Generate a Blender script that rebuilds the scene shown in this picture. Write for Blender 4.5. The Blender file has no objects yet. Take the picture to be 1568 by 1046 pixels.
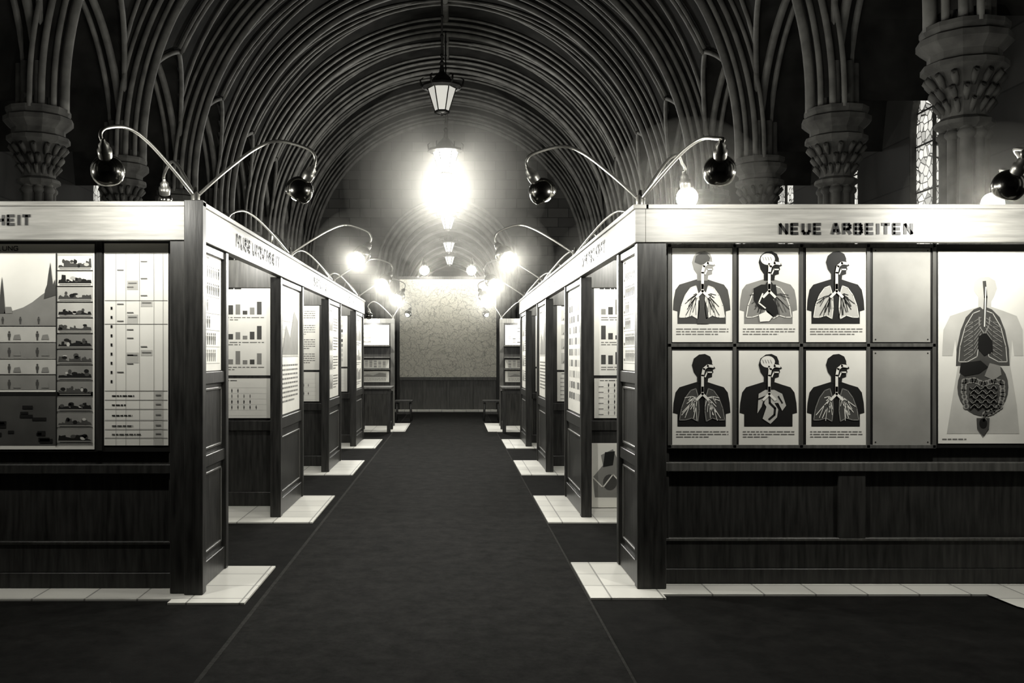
import bpy, math, random, bmesh
from mathutils import Vector, Matrix
random.seed(7)
F=1450.0; CH=1.54
def WX(px,Y): return (px-695)*Y/F
def WZ(py,Y): return CH-(py-543)*Y/F
scene=bpy.context.scene
try:
    scene.view_settings.view_transform='Standard'
    scene.view_settings.look='None'
except Exception as e: print(e)

# ---------------- materials ----------------
def tint(g): return (g, g*0.982, g*0.90, 1)
MATS={}
def mat(name,g,rough=0.6,metal=0.0,amt=0.25,scale=6.0,stretch=(1,1,1),bump=0.0,emit=0.0,spec=0.3,detail=5):
    m=bpy.data.materials.new(name); m.use_nodes=True
    nt=m.node_tree; b=nt.nodes['Principled BSDF']
    tc=nt.nodes.new('ShaderNodeTexCoord'); mp=nt.nodes.new('ShaderNodeMapping')
    mp.inputs['Scale'].default_value=stretch
    nz=nt.nodes.new('ShaderNodeTexNoise'); nz.inputs['Scale'].default_value=scale; nz.inputs['Detail'].default_value=detail
    if detail>8: nz.inputs['Roughness'].default_value=0.8
    cr=nt.nodes.new('ShaderNodeValToRGB')
    cr.color_ramp.elements[0].position=0.3; cr.color_ramp.elements[1].position=0.7
    cr.color_ramp.elements[0].color=tint(max(0,g*(1-amt))); cr.color_ramp.elements[1].color=tint(min(1,g*(1+amt)))
    L=nt.links.new
    L(tc.outputs['Object'],mp.inputs['Vector']); L(mp.outputs[0],nz.inputs['Vector']); L(nz.outputs['Fac'],cr.inputs['Fac'])
    L(cr.outputs[0],b.inputs['Base Color'])
    b.inputs['Roughness'].default_value=rough; b.inputs['Metallic'].default_value=metal
    b.inputs['Specular IOR Level'].default_value=spec
    if bump>0:
        bp=nt.nodes.new('ShaderNodeBump'); bp.inputs['Strength'].default_value=bump; bp.inputs['Distance'].default_value=0.02
        L(nz.outputs['Fac'],bp.inputs['Height']); L(bp.outputs[0],b.inputs['Normal'])
    if emit>0:
        b.inputs['Emission Color'].default_value=tint(1.0); b.inputs['Emission Strength'].default_value=emit
    MATS[name]=m; return m
wood_dark=mat('wood_dark',0.026,0.4,amt=0.55,scale=5,stretch=(7,7,0.7),bump=0.08)
wood_mid=mat('wood_mid',0.08,0.4,amt=0.35,scale=5,stretch=(8,8,0.6),bump=0.06)
wood_fascia=mat('wood_fascia',0.205,0.45,amt=0.22,scale=5,stretch=(0.7,0.7,9),bump=0.03)
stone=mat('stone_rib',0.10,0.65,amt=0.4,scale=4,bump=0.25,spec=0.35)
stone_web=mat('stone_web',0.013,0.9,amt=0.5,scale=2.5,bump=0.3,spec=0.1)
stone_pier=mat('stone_pier',0.05,0.8,amt=0.45,scale=5,bump=0.35,spec=0.2)
paper=mat('paper_white',0.74,0.55,amt=0.09,scale=2.2)
paper_g=mat('paper_grey',0.27,0.5,amt=0.2,scale=3)
g70=mat('print_light',0.46,0.6,amt=0.1); g45=mat('print_mid',0.21,0.6,amt=0.12)
g25=mat('print_dark',0.055,0.6,amt=0.2); ink=mat('print_ink',0.010,0.5,amt=0.2)
lineg=mat('print_line',0.16,0.6,amt=0.1)
chrome=mat('lamp_metal',0.22,0.18,metal=1.0,amt=0.15,scale=3)
steel=mat('arm_metal',0.35,0.35,metal=0.9,amt=0.1)
bulbm=mat('bulb_glow',0.9,0.4,emit=60)
iron=mat('lantern_iron',0.02,0.5,metal=0.6,amt=0.2)
lant_dim=mat('lantern_glass_dim',0.7,0.4,emit=0.45,amt=0.1)
lant_on=mat('lantern_glass_lit',0.9,0.4,emit=45,amt=0.05)
lant_mid=mat('lantern_glass_mid',0.8,0.4,emit=1.0,amt=0.05)

def brickmat(name,c1,c2,mortar,scale,bw,bh,ms=0.015,rot=None,rough=0.6,bump=0.3,offset=0.5,noise=0.4):
    m=bpy.data.materials.new(name); m.use_nodes=True; nt=m.node_tree; b=nt.nodes['Principled BSDF']; L=nt.links.new
    tc=nt.nodes.new('ShaderNodeTexCoord'); mp=nt.nodes.new('ShaderNodeMapping')
    if rot: mp.inputs['Rotation'].default_value=rot
    br=nt.nodes.new('ShaderNodeTexBrick'); br.inputs['Scale'].default_value=scale
    br.inputs['Color1'].default_value=tint(c1); br.inputs['Color2'].default_value=tint(c2); br.inputs['Mortar'].default_value=tint(mortar)
    br.inputs['Brick Width'].default_value=bw; br.inputs['Row Height'].default_value=bh; br.inputs['Mortar Size'].default_value=ms
    br.offset=offset
    nz=nt.nodes.new('ShaderNodeTexNoise'); nz.inputs['Scale'].default_value=2.2; nz.inputs['Detail'].default_value=6
    mx=nt.nodes.new('ShaderNodeMixRGB'); mx.blend_type='MULTIPLY'; mx.inputs[0].default_value=noise
    L(tc.outputs['Object'],mp.inputs[0]); L(mp.outputs[0],br.inputs['Vector']); L(tc.outputs['Object'],nz.inputs['Vector'])
    L(br.outputs['Color'],mx.inputs[1]); L(nz.outputs['Fac'],mx.inputs[2]); L(mx.outputs[0],b.inputs['Base Color'])
    bp=nt.nodes.new('ShaderNodeBump'); bp.inputs['Strength'].default_value=bump; bp.inputs['Distance'].default_value=0.01
    inv=nt.nodes.new('ShaderNodeMath'); inv.operation='SUBTRACT'; inv.inputs[0].default_value=1
    L(br.outputs['Fac'],inv.inputs[1]); L(inv.outputs[0],bp.inputs['Height']); L(bp.outputs[0],b.inputs['Normal'])
    b.inputs['Roughness'].default_value=rough; b.inputs['Specular IOR Level'].default_value=0.3
    return m
tile=brickmat('tile_pale',0.78,0.66,0.3,1.0,0.33,0.33,0.006,offset=0.0,rough=0.45,noise=0.25)
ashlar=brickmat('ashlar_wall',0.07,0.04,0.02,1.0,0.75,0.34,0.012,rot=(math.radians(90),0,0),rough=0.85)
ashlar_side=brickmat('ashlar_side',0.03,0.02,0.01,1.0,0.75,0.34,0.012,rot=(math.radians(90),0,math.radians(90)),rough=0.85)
carpetm=mat('carpet_dark',0.009,0.95,amt=0.6,scale=5,bump=0.3,spec=0.04,detail=14)
runnerm=mat('runner_dark',0.0135,0.95,amt=0.7,scale=6,bump=0.35,spec=0.04,detail=14)
seam=mat('carpet_seam',0.026,0.95,amt=0.3,scale=40,spec=0.05)

def mapmat():
    m=bpy.data.materials.new('relief_map'); m.use_nodes=True; nt=m.node_tree; b=nt.nodes['Principled BSDF']; L=nt.links.new
    tc=nt.nodes.new('ShaderNodeTexCoord')
    nz=nt.nodes.new('ShaderNodeTexNoise'); nz.inputs['Scale'].default_value=1.5; nz.inputs['Detail'].default_value=8
    mu=nt.nodes.new('ShaderNodeMath'); mu.operation='MULTIPLY'; mu.inputs[1].default_value=34
    fr=nt.nodes.new('ShaderNodeMath'); fr.operation='FRACT'
    c1=nt.nodes.new('ShaderNodeValToRGB'); c1.color_ramp.elements[0].position=0.05; c1.color_ramp.elements[1].position=0.35
    c1.color_ramp.elements[0].color=tint(0.42); c1.color_ramp.elements[1].color=tint(0.8)
    ad=nt.nodes.new('ShaderNodeMixRGB'); ad.inputs[0].default_value=0.5
    vo=nt.nodes.new('ShaderNodeTexVoronoi'); vo.feature='DISTANCE_TO_EDGE'; vo.inputs['Scale'].default_value=11
    cr=nt.nodes.new('ShaderNodeValToRGB'); cr.color_ramp.elements[0].position=0.0; cr.color_ramp.elements[1].position=0.07
    cr.color_ramp.elements[0].color=tint(0.45); cr.color_ramp.elements[1].color=tint(0.75)
    mx=nt.nodes.new('ShaderNodeMixRGB'); mx.blend_type='MULTIPLY'; mx.inputs[0].default_value=0.8
    L(tc.outputs['Object'],nz.inputs[0]); L(tc.outputs['Object'],ad.inputs[1]); L(nz.outputs['Color'],ad.inputs[2]); L(ad.outputs[0],vo.inputs['Vector'])
    L(nz.outputs['Fac'],mu.inputs[0]); L(mu.outputs[0],fr.inputs[0]); L(fr.outputs[0],c1.inputs[0])
    L(vo.outputs['Distance'],cr.inputs[0]); L(cr.outputs[0],mx.inputs[1]); L(c1.outputs[0],mx.inputs[2])
    L(mx.outputs[0],b.inputs['Base Color']); b.inputs['Roughness'].default_value=0.7
    return m
mapm=mapmat()
def winmat():
    m=bpy.data.materials.new('leaded_glass'); m.use_nodes=True; nt=m.node_tree; b=nt.nodes['Principled BSDF']; L=nt.links.new
    tc=nt.nodes.new('ShaderNodeTexCoord')
    vo=nt.nodes.new('ShaderNodeTexVoronoi'); vo.feature='DISTANCE_TO_EDGE'; vo.inputs['Scale'].default_value=8
    cr=nt.nodes.new('ShaderNodeValToRGB'); cr.color_ramp.elements[0].position=0.03; cr.color_ramp.elements[1].position=0.08
    cr.color_ramp.elements[0].color=(0,0,0,1); cr.color_ramp.elements[1].color=tint(1)
    v2=nt.nodes.new('ShaderNodeTexVoronoi'); v2.inputs['Scale'].default_value=8
    mx=nt.nodes.new('ShaderNodeMixRGB'); mx.blend_type='MULTIPLY'; mx.inputs[0].default_value=0.75
    L(tc.outputs['Object'],vo.inputs['Vector']); L(tc.outputs['Object'],v2.inputs['Vector']); L(vo.outputs['Distance'],cr.inputs[0])
    bw=nt.nodes.new('ShaderNodeRGBToBW'); L(v2.outputs['Color'],bw.inputs[0])
    L(cr.outputs[0],mx.inputs[1]); L(bw.outputs[0],mx.inputs[2])
    L(mx.outputs[0],b.inputs['Emission Color']); b.inputs['Emission Strength'].default_value=1.1
    b.inputs['Base Color'].default_value=tint(0.1)
    return m
glassw=winmat()
def hazemat(name,dens):  # scattering volume, added only to form glow halos around lit lamps
    hm=bpy.data.materials.new(name); hm.use_nodes=True; nt=hm.node_tree
    for n_ in list(nt.nodes):
        if n_.type!='OUTPUT_MATERIAL': nt.nodes.remove(n_)
    vs=nt.nodes.new('ShaderNodeVolumeScatter'); vs.inputs['Density'].default_value=dens; vs.inputs['Color'].default_value=tint(1.0)
    nt.links.new(vs.outputs[0],[n_ for n_ in nt.nodes if n_.type=='OUTPUT_MATERIAL'][0].inputs['Volume'])
    return hm
haze_big=hazemat('lantern_haze',0.0125)
haze_small=hazemat('lamp_haze',0.030)

# ---------------- mesh builder ----------------
class MB:
    def __init__(s): s.v=[]; s.f=[]; s.m=[]; s.mats=[]; s.sm=[]
    def mi(s,m):
        if m not in s.mats: s.mats.append(m)
        return s.mats.index(m)
    def face(s,pts,m,smooth=False):
        n=len(s.v); s.v+= [tuple(p) for p in pts]; s.f.append(tuple(range(n,n+len(pts)))); s.m.append(s.mi(m)); s.sm.append(smooth)
    def box(s,a,b,m):
        x0,x1=sorted((a[0],b[0])); y0,y1=sorted((a[1],b[1])); z0,z1=sorted((a[2],b[2]))
        n=len(s.v)
        s.v+=[(x0,y0,z0),(x1,y0,z0),(x1,y1,z0),(x0,y1,z0),(x0,y0,z1),(x1,y0,z1),(x1,y1,z1),(x0,y1,z1)]
        for q in [(0,3,2,1),(4,5,6,7),(0,1,5,4),(1,2,6,5),(2,3,7,6),(3,0,4,7)]:
            s.f.append(tuple(n+i for i in q)); s.m.append(s.mi(m)); s.sm.append(False)
    def tube(s,pts,r,m,seg=8,caps=True):
        pts=[Vector(p) for p in pts]; n0=len(s.v); N=len(pts)
        rs=r if isinstance(r,(list,tuple)) else [r]*N
        up=None
        for i,p in enumerate(pts):
            t=(pts[min(i+1,N-1)]-pts[max(i-1,0)])
            if t.length<1e-9: t=Vector((0,0,1))
            t.normalize()
            if up is None:
                a=Vector((0,0,1)) if abs(t.z)<0.9 else Vector((1,0,0))
                up=(a-t*a.dot(t)).normalized()
            else:
                up=(up-t*up.dot(t)).normalized()
            sd=t.cross(up)
            for j in range(seg):
                an=2*math.pi*j/seg
                s.v.append(tuple(p+(up*math.cos(an)+sd*math.sin(an))*rs[i]))
        k=s.mi(m)
        for i in range(N-1):
            for j in range(seg):
                a=n0+i*seg+j; b=n0+i*seg+(j+1)%seg
                s.f.append((a,b,b+seg,a+seg)); s.m.append(k); s.sm.append(True)
        if caps:
            s.f.append(tuple(n0+j for j in range(seg))[::-1]); s.m.append(k); s.sm.append(False)
            s.f.append(tuple(n0+(N-1)*seg+j for j in range(seg))); s.m.append(k); s.sm.append(False)
    def lathe(s,o,axis,prof,m,seg=20,smooth=True):
        o=Vector(o); ax=Vector(axis).normalized()
        a=Vector((1,0,0)) if abs(ax.x)<0.9 else Vector((0,1,0))
        u=(a-ax*a.dot(ax)).normalized(); w=ax.cross(u); n0=len(s.v); k=s.mi(m)
        for r,h in prof:
            for j in range(seg):
                an=2*math.pi*j/seg
                s.v.append(tuple(o+ax*h+(u*math.cos(an)+w*math.sin(an))*r))
        for i in range(len(prof)-1):
            for j in range(seg):
                a_=n0+i*seg+j; b_=n0+i*seg+(j+1)%seg
                s.f.append((a_,b_,b_+seg,a_+seg)); s.m.append(k); s.sm.append(smooth)
    def ball(s,o,r,m,seg=12,rings=8):
        s.lathe(o,(0,0,1),[(max(1e-4,r*math.sin(math.pi*i/rings)),-r*math.cos(math.pi*i/rings)) for i in range(rings+1)],m,seg)
    def obj(s,name,parent=None,bevel=0,z=0):
        me=bpy.data.meshes.new(name); me.from_pydata(s.v,[],s.f)
        for m in s.mats: me.materials.append(m)
        for i,p in enumerate(me.polygons):
            p.material_index=s.m[i]; p.use_smooth=s.sm[i]
        me.update()
        o=bpy.data.objects.new(name,me); scene.collection.objects.link(o); o.location.z=z
        if parent: o.parent=parent
        if bevel>0:
            b=o.modifiers.new('bevel','BEVEL'); b.width=bevel; b.segments=1; b.limit_method='ANGLE'
        return o
def closed_sphere(name,c,r,m,parent):
    bm=bmesh.new(); bmesh.ops.create_icosphere(bm,subdivisions=3,radius=r); me=bpy.data.meshes.new(name); bm.to_mesh(me); bm.free()
    me.materials.append(m); o=bpy.data.objects.new(name,me); o.location=c; scene.collection.objects.link(o); o.parent=parent; return o
def empty(name,loc=(0,0,0)):
    e=bpy.data.objects.new(name,None); e.location=loc; scene.collection.objects.link(e); e.empty_display_size=0.1; return e
def plight(name,loc,W,r=0.04,parent=None):
    l=bpy.data.lights.new(name,'POINT'); l.energy=W; l.shadow_soft_size=r; l.color=(1,0.983,0.92)
    o=bpy.data.objects.new(name,l); o.location=loc; scene.collection.objects.link(o)
    if parent: o.parent=parent
    return o

# ---------------- hall shell ----------------
XC=-0.215; HW=5.2; R=5.4; SPR=4.85; BAY=3.1; Y0=9.25-5*BAY; NB=13; YE=Y0+NB*BAY; AW=7.2
def mainh(d):
    d=abs(d)
    if d>=HW: return 0.0
    return math.sqrt(max(0,R*R-(d+R-HW)**2))
CW=BAY/2; CR=2.3
def crossh(u):
    u=max(0.0,min(CW,u)); d=CW-u
    return math.sqrt(max(0,CR*CR-(d+CR-CW)**2))
TH_MAX=math.acos((R-HW)/R)
ds=[]
NT=40
for i in range(NT+1):
    t=TH_MAX*i/NT
    ds.append(R*math.cos(t)-(R-HW))
ds=sorted(set([round(max(0,x),4) for x in ds]))
xs=[-x for x in ds[::-1] if x>0]+ds
xs=[-AW,-6.2,-HW-0.01]+xs+[HW+0.01,6.2,AW]
ys=[]
for b in range(NB):
    for j in range(14): ys.append((Y0+b*BAY+BAY*j/14, min(j,14-j)*BAY/14))
ys.append((YE,0))
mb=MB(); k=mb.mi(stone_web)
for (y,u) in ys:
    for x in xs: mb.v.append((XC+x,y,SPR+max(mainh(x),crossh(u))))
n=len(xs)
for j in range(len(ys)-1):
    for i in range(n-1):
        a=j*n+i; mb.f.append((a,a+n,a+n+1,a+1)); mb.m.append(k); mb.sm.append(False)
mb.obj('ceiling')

rib_n=0
def rib_name():
    global rib_n
    rib_n+=1; return 'rib_moulding_%d'%rib_n  # names the vault ribs and the end arch mouldings
def arcpts(y,off=0.0,N=36,dy=0.0):
    pts=[]
    for sgn in (-1,1):
        seq=[]
        for i in range(N+1):
            t=TH_MAX*i/N
            d=(R-off)*math.cos(t)-(R-HW); z=SPR+(R-off)*math.sin(t)
            seq.append((XC+sgn*max(0,d),y+dy,z))
        pts.append(seq)
    return pts[0]+pts[1][::-1][1:]
for b in range(NB+1):
    y=Y0+b*BAY
    mb=MB()
    for dy,off,r in ((0,0.34,0.065),(-0.13,0.25,0.04),(0.13,0.25,0.04),(-0.24,0.14,0.045),(0.24,0.14,0.045),(-0.36,0.04,0.035),(0.36,0.04,0.035)):
        p=arcpts(y,off,40,dy)
        zb=4.68
        p=[(p[0][0],y+dy,zb)]+p+[(p[-1][0],y+dy,zb)]
        mb.tube(p,r,stone,8)
    A=arcpts(y,0.27,40); B=arcpts(y,-0.02,40)
    for i in range(len(A)-1):
        for dy in (-0.1,0.1):
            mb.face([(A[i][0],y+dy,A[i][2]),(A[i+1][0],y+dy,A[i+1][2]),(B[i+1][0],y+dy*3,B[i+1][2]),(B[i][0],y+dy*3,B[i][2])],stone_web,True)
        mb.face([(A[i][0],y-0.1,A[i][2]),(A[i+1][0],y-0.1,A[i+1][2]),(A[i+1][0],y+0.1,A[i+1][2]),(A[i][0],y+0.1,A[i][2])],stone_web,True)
    for sg in (-1,1):
        for dr in (-1,1):
            if (b==0 and dr<0) or (b==NB and dr>0): continue
            pts=[];pts2=[]
            for i in range(17):
                u=CW*i/16; c=crossh(u); d=math.sqrt(R*R-c*c)-(R-HW)
                pts.append((XC+sg*(d-0.02),y+dr*u,SPR+c-0.05)); pts2.append((XC+sg*(HW),y+dr*u,SPR+c-0.04))
            mb.tube(pts,0.045,stone,6); mb.tube(pts2,0.065,stone,6)
            mb.tube([(p[0]+sg*0.16,p[1],p[2]-0.02) for p in pts2],0.045,stone,6)
        if b<NB:
            ym=y+CW; c0=crossh(CW); t0=math.asin(c0/R); pts=[]
            for i in range(20):
                t=t0+(TH_MAX-t0)*i/19
                pts.append((XC+sg*max(0,(R-0.06)*math.cos(t)-(R-HW)),ym,SPR+(R-0.06)*math.sin(t)))
            for dy in (-0.1,0,0.1): mb.tube([(p[0],p[1]+dy,p[2]-(0.06 if dy==0 else 0)) for p in pts],0.035,stone,6)
            for dr in (-1,1):
                pp=[]
                for i in range(20):
                    t=t0*0.55+(TH_MAX-t0*0.55)*i/19
                    f=i/19
                    yy=(y+CW+dr*(CW*(0.62-0.62*f)))
                    zz=SPR+(R-0.04)*math.sin(t)
                    pp.append((XC+sg*max(0,(R-0.04)*math.cos(t)-(R-HW)),yy,zz))
                pp=[q for q in pp if crossh(min(abs(q[1]-y),abs(q[1]-y-BAY)))<q[2]-SPR+0.1]
                if len(pp)>2: mb.tube(pp,0.035,stone,6)
    mb.obj(rib_name())
mb=MB(); zt=SPR+mainh(0)-0.05
mb.tube([(XC,Y0,zt),(XC,YE,zt)],0.09,stone,8); mb.obj(rib_name())

# piers
def pier(x,y):
    mb=MB(); rnd=random.Random(int(x*10+y*7))
    mb.lathe((x,y,0),(0,0,1),[(0.42,0),(0.42,0.25),(0.34,0.32),(0.3,0.45),(0.16,0.5),(0.16,3.75)],stone_pier,16)
    for j in range(8):
        a=2*math.pi*(j+0.5)/8; r=0.06 if j%2 else 0.045
        px,py=x+0.165*math.cos(a),y+0.165*math.sin(a)
        mb.tube([(px,py,0.3),(px,py,3.8)],r,stone_pier,10,False)
        mb.lathe((px,py,3.62),(0,0,1),[(r,0),(r+.025,.03),(r+.025,.06),(r,.09)],stone_pier,10)
        px,py=x+0.22*math.cos(a),y+0.22*math.sin(a)
        mb.tube([(px,py,4.6),(px,py,5.3)],0.06,stone_pier,8,False)
    mb.lathe((x,y,0),(0,0,1),[(0.20,3.72),(0.27,3.76),(0.27,3.80),(0.21,3.84),(0.21,4.0),(0.25,4.15),(0.34,4.27),(0.39,4.30),(0.39,4.35),(0.33,4.38),(0.33,4.45),(0.39,4.5),(0.43,4.54),(0.43,4.60),(0.38,4.63),(0.40,4.68),(0.40,4.72),(0.3,4.74)],stone_pier,12,False)
    for ring,(z,rr,s) in enumerate(((3.93,0.21,0.035),(4.05,0.24,0.045),(4.18,0.29,0.045))):
        for j in range(14):
            a=2*math.pi*(j+0.5*ring)/14+rnd.uniform(-.08,.08)
            dx,dy=math.cos(a),math.sin(a)
            mb.tube([(x+(rr-.03)*dx,y+(rr-.03)*dy,z-.07),(x+(rr+.02)*dx,y+(rr+.02)*dy,z),(x+(rr+.07)*dx,y+(rr+.07)*dy,z+.05),(x+(rr+.06)*dx,y+(rr+.06)*dy,z+.02)],[.02,s*.8,s*.7,.01],stone_pier,6)
    mb.obj('stone_pier')
for b in range(0,NB+1):
    for sg in (-1,1): pier(XC+sg*HW,Y0+b*BAY)

wn=0
for sg,nm in ((-1,'left'),(1,'right')):
    mb=MB(); X=XC+sg*AW; ww=0.62; sill=1.9; sp=4.85
    for b in range(NB):
        ya=Y0+b*BAY; yc=ya+CW; yb=ya+BAY
        o=X+sg*0.2
        def wp(y,z): return (X,y,z)
        left=[]
        for i in range(9):
            t=i/8*math.acos(0.5); left.append((yc+ww-2*ww*math.cos(t), sp+2*ww*math.sin(t)))
        right=[(2*yc-p[0],p[1]) for p in left[::-1]][1:]
        outline=left+right
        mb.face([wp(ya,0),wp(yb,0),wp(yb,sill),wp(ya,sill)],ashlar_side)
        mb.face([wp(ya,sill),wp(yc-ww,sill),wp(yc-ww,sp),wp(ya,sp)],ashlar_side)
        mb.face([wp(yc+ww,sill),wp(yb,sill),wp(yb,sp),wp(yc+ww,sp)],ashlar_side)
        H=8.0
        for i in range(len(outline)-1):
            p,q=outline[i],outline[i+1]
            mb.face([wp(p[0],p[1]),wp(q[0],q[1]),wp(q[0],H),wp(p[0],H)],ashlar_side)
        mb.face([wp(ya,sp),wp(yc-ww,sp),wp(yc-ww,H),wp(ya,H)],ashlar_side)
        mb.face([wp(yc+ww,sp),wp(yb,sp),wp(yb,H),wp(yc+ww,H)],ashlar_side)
        full=[(yc-ww,sill)]+outline+[(yc+ww,sill)]
        for i in range(len(full)):
            p,q=full[i],full[(i+1)%len(full)]
            mb.face([wp(*p),wp(*q),(o,q[0],q[1]),(o,p[0],p[1])],stone_pier)
        if b>=2:
            wn+=1; w=MB()
            w.face([(X+sg*0.1,p[0],p[1]) for p in full],glassw)
            w.tube([(X+sg*0.07,yc,sill),(X+sg*0.07,yc,sp+0.85)],0.03,stone_pier,6)
            for zz in (2.6,3.3,4.0,4.7,5.2): w.tube([(X+sg*0.08,yc-ww,zz),(X+sg*0.08,yc+ww,zz)],0.015,iron,5)
            w.tube([(X+sg*0.06,p[0],p[1]) for p in full],0.05,stone_pier,6)
            w.obj('window_%d'%wn)
    mb.obj('wall_'+nm)
# end wall with arch opening
mb=MB(); ow=1.95; osp=4.4; Rr=2.15
def opz(d): return osp+math.sqrt(max(0,Rr*Rr-(abs(d)+Rr-ow)**2))
Xs=[-AW,-5,-3,-ow]+[-ow+2*ow*i/24 for i in range(1,24)]+[ow,3,5,AW]
for i in range(len(Xs)-1):
    a,b=Xs[i],Xs[i+1]
    inside=(a>=-ow-1e-6 and b<=ow+1e-6)
    za=opz(a) if inside else 0; zb=opz(b) if inside else 0
    mb.face([(XC+a,YE,za),(XC+b,YE,zb),(XC+b,YE,11),(XC+a,YE,11)],ashlar)
mb.obj('wall_back')
mb=MB()
for kk,(off,r,dyy) in enumerate(((0.05,0.09,-0.05),(0.24,0.07,-0.08),(0.42,0.08,-0.06),(0.62,0.06,-0.04))):
    pts=[(XC-ow-off,YE+dyy,0)]+[(XC+d*(1+off/ow),YE+dyy,osp+(opz(d)-osp)*(1+off/2.1)) for d in [-ow+2*ow*i/30 for i in range(31)]]+[(XC+ow+off,YE+dyy,0)]
    mb.tube(pts,r,stone,8)
mb.obj(rib_name())
# choir beyond
mb=MB(); 
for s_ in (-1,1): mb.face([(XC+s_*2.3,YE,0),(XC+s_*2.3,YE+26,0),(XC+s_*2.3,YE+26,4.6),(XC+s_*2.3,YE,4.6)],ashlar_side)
Rv=2.5
prof=[]
for i in range(25):
    d=-2.3+4.6*i/24; prof.append((XC+d,4.6+math.sqrt(max(0,Rv*Rv-(abs(d)+0.2)**2))))
for i in range(24):
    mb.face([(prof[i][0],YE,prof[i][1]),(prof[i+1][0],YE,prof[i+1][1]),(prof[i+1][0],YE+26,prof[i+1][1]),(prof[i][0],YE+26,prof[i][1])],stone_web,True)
mb.face([(XC-2.3,YE+26,0),(XC+2.3,YE+26,0),(XC+2.3,YE+26,8),(XC-2.3,YE+26,8)],ashlar)
for j in range(9):
    yy=YE+1.4+j*2.85
    for dd in (-0.12,0.12): mb.tube([(XC-2.2,yy+dd,0)]+[(XC+(p[0]-XC)*0.95,yy+dd,p[1]-0.1) for p in prof]+[(XC+2.2,yy+dd,0)],0.07,stone,6)
mb.obj('wall_choir')
mb=MB(); mb.face([(XC-AW,Y0,0),(XC+AW,Y0,0),(XC+AW,Y0,11),(XC-AW,Y0,11)],ashlar); mb.obj('wall_front')
mb=MB(); mb.face([(XC-AW,Y0,0),(XC+AW,Y0,0),(XC+AW,YE+26,0),(XC-AW,YE+26,0)],carpetm); mb.obj('floor')
mb=MB(); mb.box((-1.19,Y0+0.5,0.0),(0.84,25.3,0.006),runnerm)
mb.box((-1.215,Y0+0.5,0.0),(-1.19,25.3,0.008),seam); mb.box((0.84,Y0+0.5,0.0),(0.855,25.3,0.008),seam)
mb.obj('aisle_carpet',z=0.001)

# ---------------- flat poster helper ----------------
class Flat:
    def __init__(s,O,Rt,N): s.O=Vector(O); s.R=Vector(Rt); s.N=Vector(N); s.mb=MB()
    def P(s,u,v,l): return s.O+s.R*u+Vector((0,0,1))*v+s.N*(0.003+0.0012*l)
    def poly(s,pts,m,l=1): s.mb.face([s.P(u,v,l) for u,v in pts],m)
    def rect(s,u0,v0,u1,v1,m,l=1): s.poly([(u0,v0),(u1,v0),(u1,v1),(u0,v1)],m,l)
    def stroke(s,pts,w,m,l=2):
        for i in range(len(pts)-1):
            a=Vector(pts[i]);b=Vector(pts[i+1]); d=b-a
            if d.length<1e-6: continue
            n_=Vector((-d.y,d.x)).normalized()*w/2; e=d.normalized()*w*0.3
            s.poly([tuple(a-n_-e),tuple(b-n_+e),tuple(b+n_+e),tuple(a+n_-e)],m,l)
    def ell(s,c,rx,ry,m,l=2,n=18): s.poly([(c[0]+rx*math.cos(2*math.pi*i/n),c[1]+ry*math.sin(2*math.pi*i/n)) for i in range(n)],m,l)
    def sheet(s,w,h,m):
        a=[s.O+s.R*u+Vector((0,0,v)) for u,v in ((0,0),(w,0),(w,h),(0,h))]
        b=[p+s.N*0.003 for p in a]
        s.mb.face(b,m)
        for i in range(4): s.mb.face([a[i],a[(i+1)%4],b[(i+1)%4],b[i]],m)
    def done(s,name,parent=None): return s.mb.obj(name,parent)
def textlines(fl,u0,v0,u1,v1,n,m,rnd,l=1):
    h=(v1-v0)/n
    for i in range(n):
        v=v1-(i+0.7)*h; u=u0; end=u1 if i<n-1 else u0+(u1-u0)*rnd.uniform(.4,.9)
        while u<end:
            w=rnd.uniform(.02,.07)*(u1-u0)*2; e=min(end,u+w); fl.rect(u,v,e,v+h*0.4,m,l); u=e+(u1-u0)*0.02
def person(fl,u,v,h,m,l=2):
    fl.ell((u,v+h*.88),h*.11,h*.12,m,l,8)
    fl.poly([(u-h*.17,v+h*.72),(u+h*.17,v+h*.72),(u+h*.15,v+h*.36),(u+h*.1,v+h*.36),(u+h*.08,v),(u-h*.08,v),(u-h*.1,v+h*.36),(u-h*.15,v+h*.36)],m,l)
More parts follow.
